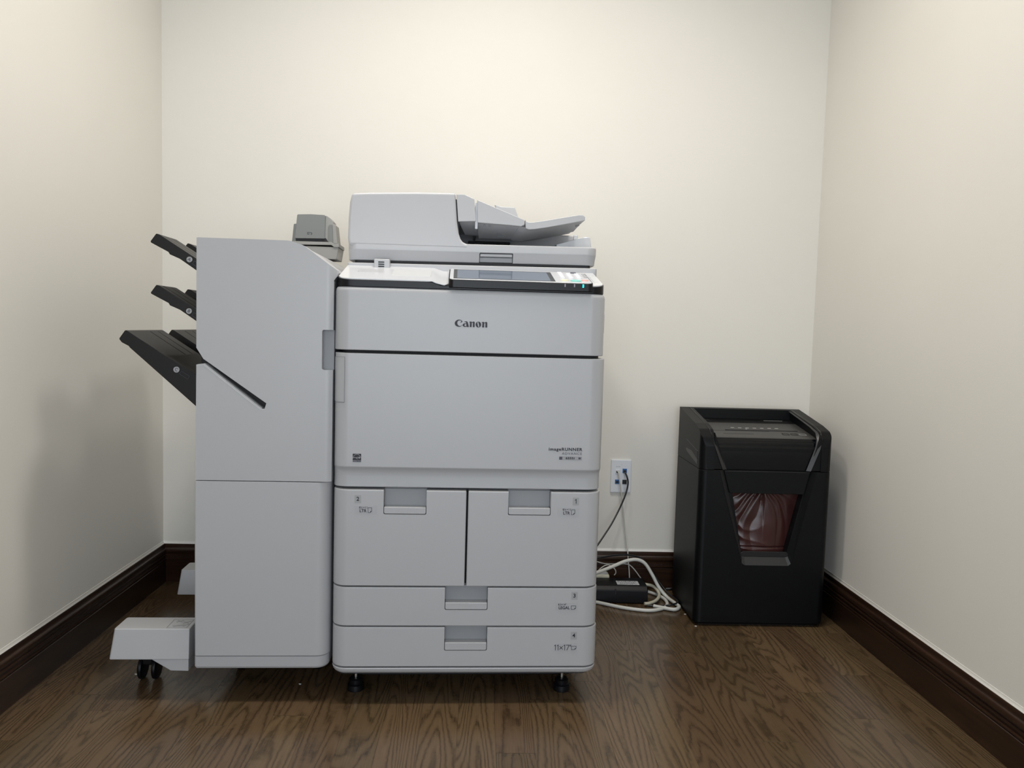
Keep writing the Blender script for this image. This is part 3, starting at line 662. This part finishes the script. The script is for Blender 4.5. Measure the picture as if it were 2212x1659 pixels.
hd = [sp(636, 514.2), sp(641.2, 464.5), sp(643, 462.4), sp(670, 462), sp(700.5, 464), sp(702.3, 466), sp(701, 515.1)]
stp('stapler_head', fillet(hd, .001, 2), .004, .050, 'stapler', .0012)
sd = [sp(700.5, 515.5), sp(702.2, 464.5), sp(706, 466), sp(713, 471), sp(718.9, 478), sp(718.9, 521), sp(708, 522)]
stp('head_flank', fillet(sd, .001, 2), .010, .060, 'stapler2', .0012)
stp('head_housing', fillet([sp(652, 519), sp(654, 474), sp(712, 476), sp(714, 520)], .003, 3), .045, .090, 'stapler', .0015)
stp('paper_throat', [sp(638.5, 522), sp(637.5, 513), sp(703, 514), sp(708.5, 522.5)], .008, .060, 'darkgrey', 0)
stp('hinge_cheek', fillet([sp(628.5, 522), sp(632.5, 483.5), sp(634, 482), sp(640, 482), sp(639, 522)], .0015, 2), .012, .080, 'stapler', .0012)
stp('hinge_cheek', fillet([sp(709, 524), sp(709, 487), sp(711, 484.5), sp(717, 484), sp(719, 525.5)], .0015, 2), .006, .070, 'stapler', .0010)
stp('hinge_cheek', fillet([sp(718.2, 525.8), sp(716.5, 484), sp(722, 483.7), sp(724.2, 486), sp(728.2, 526)], .0015, 2), .008, .070, 'stapler2', .0012)
x_, z_ = sp(668.5, 504)
flats('stapler_mark', strokes([((x_-.006, z_+.003), (x_-.001, z_+.003)), ((x_-.006, z_+.003), (x_-.006, z_-.002)), ((x_-.006, z_-.002), (x_-.002, z_-.002)), ((x_-.002, z_-.002), (x_-.002, z_+.0005)), ((x_+.001, z_+.003), (x_+.006, z_+.002)), ((x_+.006, z_+.002), (x_+.006, z_-.002)), ((x_+.006, z_-.002), (x_+.003, z_-.002))], .0010), 'ink', st, FR(0, 0, .004-.05-.0002), .0004)

# ------------------------------------------------------------------ shredder
X0, X1, Y0, Y1 = .6600, 1.0600, 2.3000, 2.5850
sr = root('paper_shredder', (.86, 2.44, 0), 0, 'black paper shredder with viewing window standing in the right corner', 'paper shredder')
def q3(pts): return [(x-.86, z) for x, z in pts]
spl = [(x-.86, y-2.44) for x, y in plan(X0, X1, Y0, Y1, .022, .022, .015)]
SZ = .4775
wb = 1.0                                               # front recess: big trapezoid, tapered inwards
F_ = [(.7190, .52), (.7190, SZ), (.7390, .4020), (.7945, .2120), (.7985, .1960), (.8080, .1905), (.9400, .1905), (.9480, .1970), (.9530, .2130), (.9945, .4000), (1.0130, SZ), (1.0130, .52)]
B_ = [(.7330, .52), (.7330, SZ), (.7530, .4020), (.7990, .2280), (.8010, .2230), (.8090, .2180), (.9330, .2180), (.9390, .2230), (.9410, .2290), (.9810, .4000), (.9990, SZ), (.9990, .52)]
rc = cutter('y', q3(F_), 2.299-2.44, 2.314-2.44, sr, hi_pts=q3(B_))
wn = cutter('y', q3([(.7640, .4080), (.8010, .2230), (.9390, .2230), (.9800, .4080)]), 2.29-2.44, 2.36-2.44, sr)
stack('shredder_bin', spl, [(.006, .006), (.012, .0005), (.035, 0), (SZ-.0015, 0), (SZ, .0015)], 'shred', sr, cuts=[rc, wn], bevel=.0012)
stack('shredder_foot', inset(spl, .02), [(0, 0), (.010, 0)], 'darkgrey', sr)
P('bin_front_band', 'y', q3([(.7350, .4745), (.7545, .4075), (.9800, .4075), (.9960, .4745)]), 2.3085-2.44, 2.3150-2.44, 'shred', sr, .0008)
P('band_highlight', 'y', q3([(.7352, .4735), (.9958, .4735), (.9956, .4752), (.7354, .4752)]), 2.3075-2.44, 2.3150-2.44, 'ridge', sr, .0004)  # thin lighter strip, painted highlight along the top of the band
P('window_pane_frame', 'y', q3([(.7960, .2240), (.8000, .2140), (.9400, .2140), (.9430, .2240), (.9370, .2300), (.8050, .2300)]), 2.309-2.44, 2.3136-2.44, 'shredgrey', sr, .001)
# head: side profile extruded across, rounded in plan
side = [(Y0, .4790), (Y1, .4790), (Y1, .6370), (2.572, .6400), (2.380, .6090), (2.330, .5965), (2.308, .5760), (2.3015, .5500)]
side = fillet(side, [0, .004, .012, .01, .03, .03, .02, .02], 6)
sidel = [(y-2.44, z) for y, z in side]
pk = cutter('z', spl, .40, .80, sr)
# top pocket and the visor opening that runs down the front
pock = cutter('x', [(y-2.44, z) for y, z in ((2.556, .70), (2.556, .6060), (2.350, .5760), (2.325, .5660), (2.311, .5450), (2.3105, .470), (2.24, .470), (2.24, .70))], .7020-.86, 1.0240-.86, sr)
head = P('shredder_head', 'x', sidel, X0-.002-.86, X1+.002-.86, 'shred', sr, .0030, 2, cuts=[pock], inter=[pk])
# slanting shoulders on both sides of the visor (they narrow the opening towards the seam)
for s_, (xa, xb, xc) in ((-1, (.7005, .7060, .7390)), (1, (1.0255, 1.0190, .9860))):
    P('visor_shoulder', 'y', q3([(xa, .5900), (xb, .5760), (xc, .4795), (xa, .4795)]), 2.3030-2.44, 2.330-2.44, 'shred', head, .0015)
vz = [(2.556, .6058), (2.350, .5768), (2.3270, .5672), (2.3160, .5560), (2.3100, .5380), (2.3085, .510), (2.3085, .4800), (2.330, .4800), (2.345, .560), (2.556, .590)]
def vis(seg, mat, name, bev=.0006, x0=.7040, x1=1.0220):
    return P(name, 'x', [(y-2.44, z) for y, z in seg], x0-.86, x1-.86, mat, head, bev)
topd = vis([(2.555, .6062), (2.352, .5772), (2.336, .5722), (2.340, .560), (2.555, .590)], 'decktop', 'top_deck')
vis([(2.3360, .5720), (2.3270, .5668), (2.3175, .5570), (2.3118, .5420), (2.3092, .520), (2.3085, .4802), (2.335, .4802)], 'shredgloss', 'glossy_visor', .0005, .7065, 1.0185)
def dz(y): return .5772+(y-2.352)*(.6062-.5772)/(2.555-2.352)
def on_top(name, x0, x1, y0, y1, mat, h=.0008, par=topd):
    bm = loft([[(x-.86, y-2.44, dz(y)-.001) for x, y in rect(x0, y0, x1, y1)], [(x-.86, y-2.44, dz(y)+h) for x, y in rect(x0, y0, x1, y1)]])
    return link(name, tomesh(bm, name), mat, par)
on_top('dark_strip', .7050, 1.0210, 2.500, 2.553, 'shred', .0006)
on_top('feed_slot', .7640, .9930, 2.4050, 2.4110, 'darkgrey', .0006)
on_top('feed_slot_edge', .7640, .9930, 2.4115, 2.4135, 'shred', .0012)
on_top('print_line', .7220, .9000, 2.4020, 2.4030, 'darkgrey', .0005)
on_top('print_line', .7460, .8400, 2.3690, 2.3700, 'darkgrey', .0005)
for k in range(7): on_top('warning_symbol', .790+k*.0235, .801+k*.0235, 2.436, 2.442, 'stapler2', .0005)
on_top('warning_symbol', .832, .838, 2.422, 2.427, 'stapler2', .0005)
on_top('shredder_badge', .7180, .7480, 2.5220, 2.5340, 'shredgrey', .0012)
on_top('shredder_badge', .9280, .9900, 2.5300, 2.5340, 'stapler', .0009)
for k, mt in ((0, 'shred'), (1, 'shred'), (2, 'silver')):
    x_ = .9320+k*.0265
    flats('shredder_button', strokes([((x_-.86, 2.366-2.44), (x_+.019-.86, 2.366-2.44)), ((x_+.019-.86, 2.366-2.44), (x_+.019-.86, 2.381-2.44)), ((x_+.019-.86, 2.381-2.44), (x_-.86, 2.381-2.44)), ((x_-.86, 2.381-2.44), (x_-.86, 2.366-2.44))], .0012), mt, topd,
          Matrix.Translation((0, 0, dz(2.44)+.0006)) @ Matrix.Shear('XY', 4, (0, 0)) @ Matrix(((1, 0, 0, 0), (0, 1, 0, 0), (0, .143, 1, 0), (0, 0, 0, 1))), .0006)
def band(name, outer, inner, mat, par, t=.0009):   # thin solid strip between two 3D edges
    secs = []
    for p, q in zip(outer, inner):
        p, q = Vector(p), Vector(q); secs.append([p, q, q+Vector((0, .002, -t)), p+Vector((0, .002, -t))])
    o = link(name, tomesh(loft([[(v.x-.86, v.y-2.44, v.z) for v in c_] for c_ in secs]), name), mat, par); smooth(o.data, 40); return o
for s_ in (-1, 1):
    X = (lambda x: x) if s_ < 0 else (lambda x: 1.7215-x)
    inn = [(X(.7030), 2.556, .6340), (X(.7030), 2.470, .6195), (X(.7030), 2.385, .6045), (X(.7040), 2.336, .5925), (X(.7075), 2.314, .5740), (X(.7150), 2.3060, .5480), (X(.7400), 2.3035, .4800)]
    out = [(X(.6900), 2.560, .6392), (X(.6895), 2.470, .6245), (X(.6890), 2.385, .6105), (X(.6900), 2.332, .5985), (X(.6930), 2.3075, .5780), (X(.7010), 2.3000, .5480), (X(.7270), 2.2990, .4800)]
    band('lit_ridge_trim', out, inn, 'ridge', head)  # ridge chamfers in lighter grey, painted as if catching light
for bz, mt in ((range(1, 8), 'ridge'), (range(7, 11), 'shred')):  # one bezel, its left and bottom painted lit, its right painted shaded
    bo = [(F_[i_][0], 2.2985, F_[i_][1]) for i_ in bz]; bi = [(B_[i_][0], 2.3125, B_[i_][1]) for i_ in bz]
    secs = [[Vector(p), Vector(q), Vector(q)+Vector((0, .0012, 0)), Vector(p)+Vector((0, .0012, 0))] for p, q in zip(bo, bi)]
    link('window_bezel', tomesh(loft([[(v.x-.86, v.y-2.44, v.z) for v in c_] for c_ in secs]), 'window_bezel'), mt, sr)
# side grip on the left
hg = [(2.335, .529), (2.470, .548), (2.470, .511), (2.335, .487)]
P('side_grip_recess', 'x', [(y-2.44, z) for y, z in hg], X0-.0006-.86, X0+.004-.86, 'ridge', head, .0006)
P('side_grip_hole', 'x', [(y-2.44, z) for y, z in ((2.338, .5275), (2.467, .5455), (2.467, .520), (2.400, .520), (2.338, .504))], X0-.0012-.86, X0+.004-.86, 'darkgrey', head, 0)
# brown liner bag seen through the window
def bag():
    random.seed(4); nx, nz = 90, 80; bm = bmesh.new(); V = []
    from mathutils import noise
    for j in range(nz+1):
        row = []
        for i in range(nx+1):
            u, v = i/nx, j/nz; z = .215+v*.198; xw = .795+(.8-.795)-(v)*.037; x0_ = .796-v*.036; x1_ = .944+v*.040
            x = x0_+(x1_-x0_)*u
            nz_ = noise.noise(Vector((x*14, z*9, 3.1)))
            an = math.atan2(u-.47, 1.08-v); rr = math.hypot(u-.47, 1.08-v)
            q_ = (an*2.6+nz_*1.1+.2) % 1.0; tri = abs(q_-.5)*2
            f1 = tri**1.6*.012*math.exp(-1.9*rr)*(1.25 if u < .5 else .7) + (.0022 if .09 < v < .12 else 0)
            q2 = (x*9+z*17+noise.noise(Vector((x*11, z*8, 9)))*1.5) % 1.0
            bd = (abs(q2-.5)*2)**2*.0035*max(0, .75-u)
            r_ = nz_*.004
            row.append(bm.verts.new((x-.872, 2.326-2.44+.0+f1+r_-bd+.006+.012*abs(u-.5)**2*4, z)))
        V.append(row)
    for j in range(nz):
        for i in range(nx): bm.faces.new((V[j][i], V[j][i+1], V[j+1][i+1], V[j+1][i]))
    g = bmesh.ops.extrude_face_region(bm, geom=bm.faces[:])
    for v in g['geom']:
        if isinstance(v, bmesh.types.BMVert): v.co.y += .006
    bmesh.ops.recalc_face_normals(bm, faces=bm.faces)
    return tomesh(bm, 'bin_liner')
bg = link('bin_liner', bag(), 'bag'); bg.location = (.872, 2.44, 0); smooth(bg.data, 60)
tag(bg, 'crinkled brown plastic bag showing through the shredder window', 'plastic bag')

# ------------------------------------------------------------------ wall plate and cables
wp = root('network_wall_plate', (.4855, D, .3895), 0, 'white wall plate with four network jacks above the baseboard', 'wall plate')
P('plate', 'y', rrect(-.0347, -.0567, .0347, .0567, .002, 3), -.0062, 0, 'plate', wp, .0020, 3)
def jack(px, py, mat, w_=.0075, h_=.0075):
    p = wy(px, py, D-.006); x_, z_ = p.x-.4855, p.z-.3895
    o = box('network_jack', x_-w_, x_+w_, -.0078, -.005, z_-h_, z_+h_, mat, wp, .0006)
    box('jack_opening', x_-w_*.6, x_+w_*.6, -.0083, -.0070, z_-h_*.6, z_+h_*.35, 'darkgrey', o, 0); return o
jack(1334, 1018.5, 'plate')['label'] = 'white jack'; jack(1349.5, 1017, 'blue')['label'] = 'upper blue jack'
jack(1333, 1040.5, 'blue')['label'] = 'lower blue jack'; jack(1349, 1041, 'darkgrey')['label'] = 'black blank jack'
p = wy(1342.5, 1002, D); lathe('plate_screw', [(0, -.0072), (.0022, -.0072), (.0026, -.006), (0, -.006)], 'y', (p.x-.4855, 0, p.z-.3895), 'steel', wp, 16)
for px, s in ((1335, '2nd  B FLR'), (1350, '1')):
    p = wy(px, 1007.5, D); text('plate_text', s, .0032, 'inkgrey', wp, Matrix.Translation((p.x-.4855, -.0064, p.z-.3895)) @ Matrix.Rotation(math.pi/2, 4, 'X'))
def W3(l): return [wy(x, y, Y) for x, y, Y in l]
def cable(name, pts, r, mat, label): return tag(tube(name, pts, r, mat), label, 'cable', 'cables between the wall plate and the shredder')
nc = cable('network_cable', W3([(1349.5, 1021, D-.010), (1351, 1022, D-.03), (1355, 1032, D-.035), (1356.5, 1045, D-.034), (1352, 1066, D-.036), (1340, 1095, D-.05), (1322, 1130, D-.08), (1304, 1158, D-.11), (1285, 1186, D-.14)]), .0028, 'cableblack', 'black network cable curving from the wall plate behind the photocopier')
nw = cable('network_cable', W3([(1334, 1018, D-.010), (1336, 1020, D-.022), (1338, 1035, D-.022), (1341, 1055, D-.020), (1345, 1095, D-.016), (1350, 1140, D-.014), (1354, 1170, D-.018), (1356, 1190, D-.024), (1357, 1212, D-.026), (1359, 1232, D-.026), (1360, 1258, D-.028)]), .0021, 'cablewhite', 'thin white network cable hanging straight down from the wall plate')
FZ = .0085
def F3(l, z): return [fl(x, y, z) for x, y in l]
cable('power_cable', W3([(1280, 1240, 2.50), (1300, 1233, 2.52), (1325, 1223, 2.54), (1352, 1212, 2.56), (1375, 1209, 2.565), (1393, 1217, 2.565), (1408, 1240, 2.56), (1423, 1268, 2.55)]) + F3([(1440, 1289), (1458, 1303)], .009) + [fl(1467, 1311, .0075), fl(1458, 1316.5, .0075), fl(1438, 1314, .0075), fl(1412, 1309, .0075)], .0058, 'cablewhite', 'thick white power cable arching up from behind the black power unit to the shredder')
cable('power_cable', F3([(1392, 1276), (1408, 1280.5), (1424, 1287), (1437, 1296), (1441, 1306), (1432, 1314), (1408, 1318.5), (1378, 1317), (1340, 1311.5), (1300, 1303), (1280, 1299)], .0065), .0055, 'cablewhite', 'thick white power cable looping flat on the floor around the power unit')
cable('power_cable', [fl(1392, 1262, .034), fl(1408, 1265, .032), fl(1419, 1274, .026), fl(1424, 1286, .018), fl(1417, 1297, .012), fl(1403, 1303, .010), fl(1392, 1304, .010)], .0052, 'cablecream', 'short cream power cable loop beside the black power unit')
cable('shredder_cord', W3([(1280, 1209, 2.54), (1300, 1204, 2.56), (1330, 1199.5, 2.58), (1358, 1199, 2.60), (1385, 1206, 2.605), (1402, 1225, 2.60), (1420, 1252, 2.58), (1440, 1278, 2.55)]) + [fl(1458, 1293, .012), fl(1463, 1297, .016), fl(1463, 1302, .0145), fl(1448, 1307, .0145), fl(1425, 1309, .006), fl(1400, 1308, .004)], .0028, 'cableblack', 'thin black cord running over the white cables to the shredder')
cable('thin_cable', W3([(1285, 1240, 2.555), (1300, 1226, 2.565), (1312, 1220.5, 2.57), (1322, 1224, 2.575), (1329, 1231, 2.58), (1330, 1238, 2.585), (1327, 1242, 2.59)]), .0019, 'cablewhite', 'thin white cable curling onto the cream power strip')
cable('thin_cable', W3([(1285, 1212, 2.590), (1310, 1218, 2.600), (1350, 1218, 2.610), (1362, 1222, 2.612), (1374, 1235, 2.610), (1386, 1252, 2.606)]), .0020, 'cablegrey', 'thin grey cable sloping down behind the black power unit')
tag(tube('plug_lead', [fl(1438, 1272, .004), fl(1450, 1271.5, .006), fl(1464, 1269.5, .008)], .0042, 'cableblack'), 'short black lead against the baseboard beside the shredder', 'cable', 'cables between the wall plate and the shredder')

# black power unit
pr = fl(1400, 1306); pl_ = fl(1290, 1298)
ux0, ux1, uy0 = .372, .5600, 2.4850
uy1 = fl(1395, 1248, .056).y
pu = root('power_unit', ((ux0+ux1)/2, (uy0+uy1)/2, 0), -.02, 'black box-shaped power unit with white rating label on the floor beside photocopier', 'power unit')
hx, hy = (ux1-ux0)/2, (uy1-uy0)/2
P('housing', 'x', fillet([(-hy, .002), (hy, .002), (hy, .056), (-hy+.012, .056), (-hy, .044)], [.003, .003, .004, .006, .006], 4), -hx, hx, 'black', pu, .0025)
flats('rating_label', [rect(-.005+.002, -.026, .0700, .012)], 'labelwhite', pu, Matrix.Translation((0, 0, .0562)), .0004)
random.seed(2)
flats('rating_text', [rect(.002+i*.0062, y_, .002+i*.0062+random.uniform(.002, .0055), y_+.0022) for i in range(10) for y_ in (-.020, -.0145, -.009, -.0035, .002, .006) if random.random() < .8], 'inkgrey', pu, Matrix.Translation((0, 0, .0566)), .0002)
flats('rating_label', strokes([((-.094, -.028), (-.080, -.028)), ((-.080, -.028), (-.076, .010)), ((-.076, .010), (-.094, .010))], .002), 'labelwhite', pu, Matrix.Translation((0, 0, .0562)), .0004)
box('clip', -.0145, -.0095, -hy-.0012, -hy+.012, .030, .0480, 'darkgrey', pu, .001)
# cream power strip behind
ps = root('power_strip', (.400, 2.600, 0), 0, 'cream power strip on the floor between the power unit and the baseboard', 'power strip')
zt = wy(1320, 1241, 2.585).z
box('housing', -.055, .048, -.022, .022, 0, max(.045, zt), 'cream', ps, .004)
box('outlet_face', -.050, .043, -.016, .016, max(.045, zt)-.001, max(.045, zt)+.0015, 'labelwhite', ps, .001)
# scraps on the floor
for i, ((px, py), s, lab) in enumerate((((294, 1457), .0040, 'tiny white paper scrap beside the front left caster'), ((648, 1478), .0030, 'tiny pale scrap on floor in front of the finisher'),
                                 ((1480, 1327), .0035, 'tiny white scrap beside the left side of the shredder'), ((1503, 1353), .0035, 'tiny white scrap at the front left corner of the shredder'))):
    c = fl(px, py, 0)
    o = link('paper_scrap', tomesh(prism('z', [(s, .1*s), (.2*s, s*.5), (-s, .2*s), (-.3*s, -.4*s), (.6*s, -.5*s)], 0, .0012), 'paper_scrap'), 'paper'); o.location = (c.x, c.y, 0.0002)
    tag(o, lab, 'paper scrap', 'tiny scraps on the wooden floor')

# recessed ceiling lights that carry the two lamps
for k, (x_, y_, r_) in enumerate(((.04, 1.86, .10), (-.42, 1.62, .13), (.42, 1.62, .13))):
    cl = root('ceiling_light', (x_, y_, CEIL), 0, ('round recessed ceiling light above the front of the photocopier', 'round recessed ceiling light in front of the copier, nearer the left wall', 'round recessed ceiling light in front of the copier, nearer the right wall')[k], 'ceiling light', 'recessed ceiling lights')
    lathe('trim_ring', [(r_+.002, -.006), (r_+.02, -.006), (r_+.024, 0), (r_+.002, 0), (r_+.002, -.006)], 'z', (0, 0, 0), 'caulk', cl, 40)
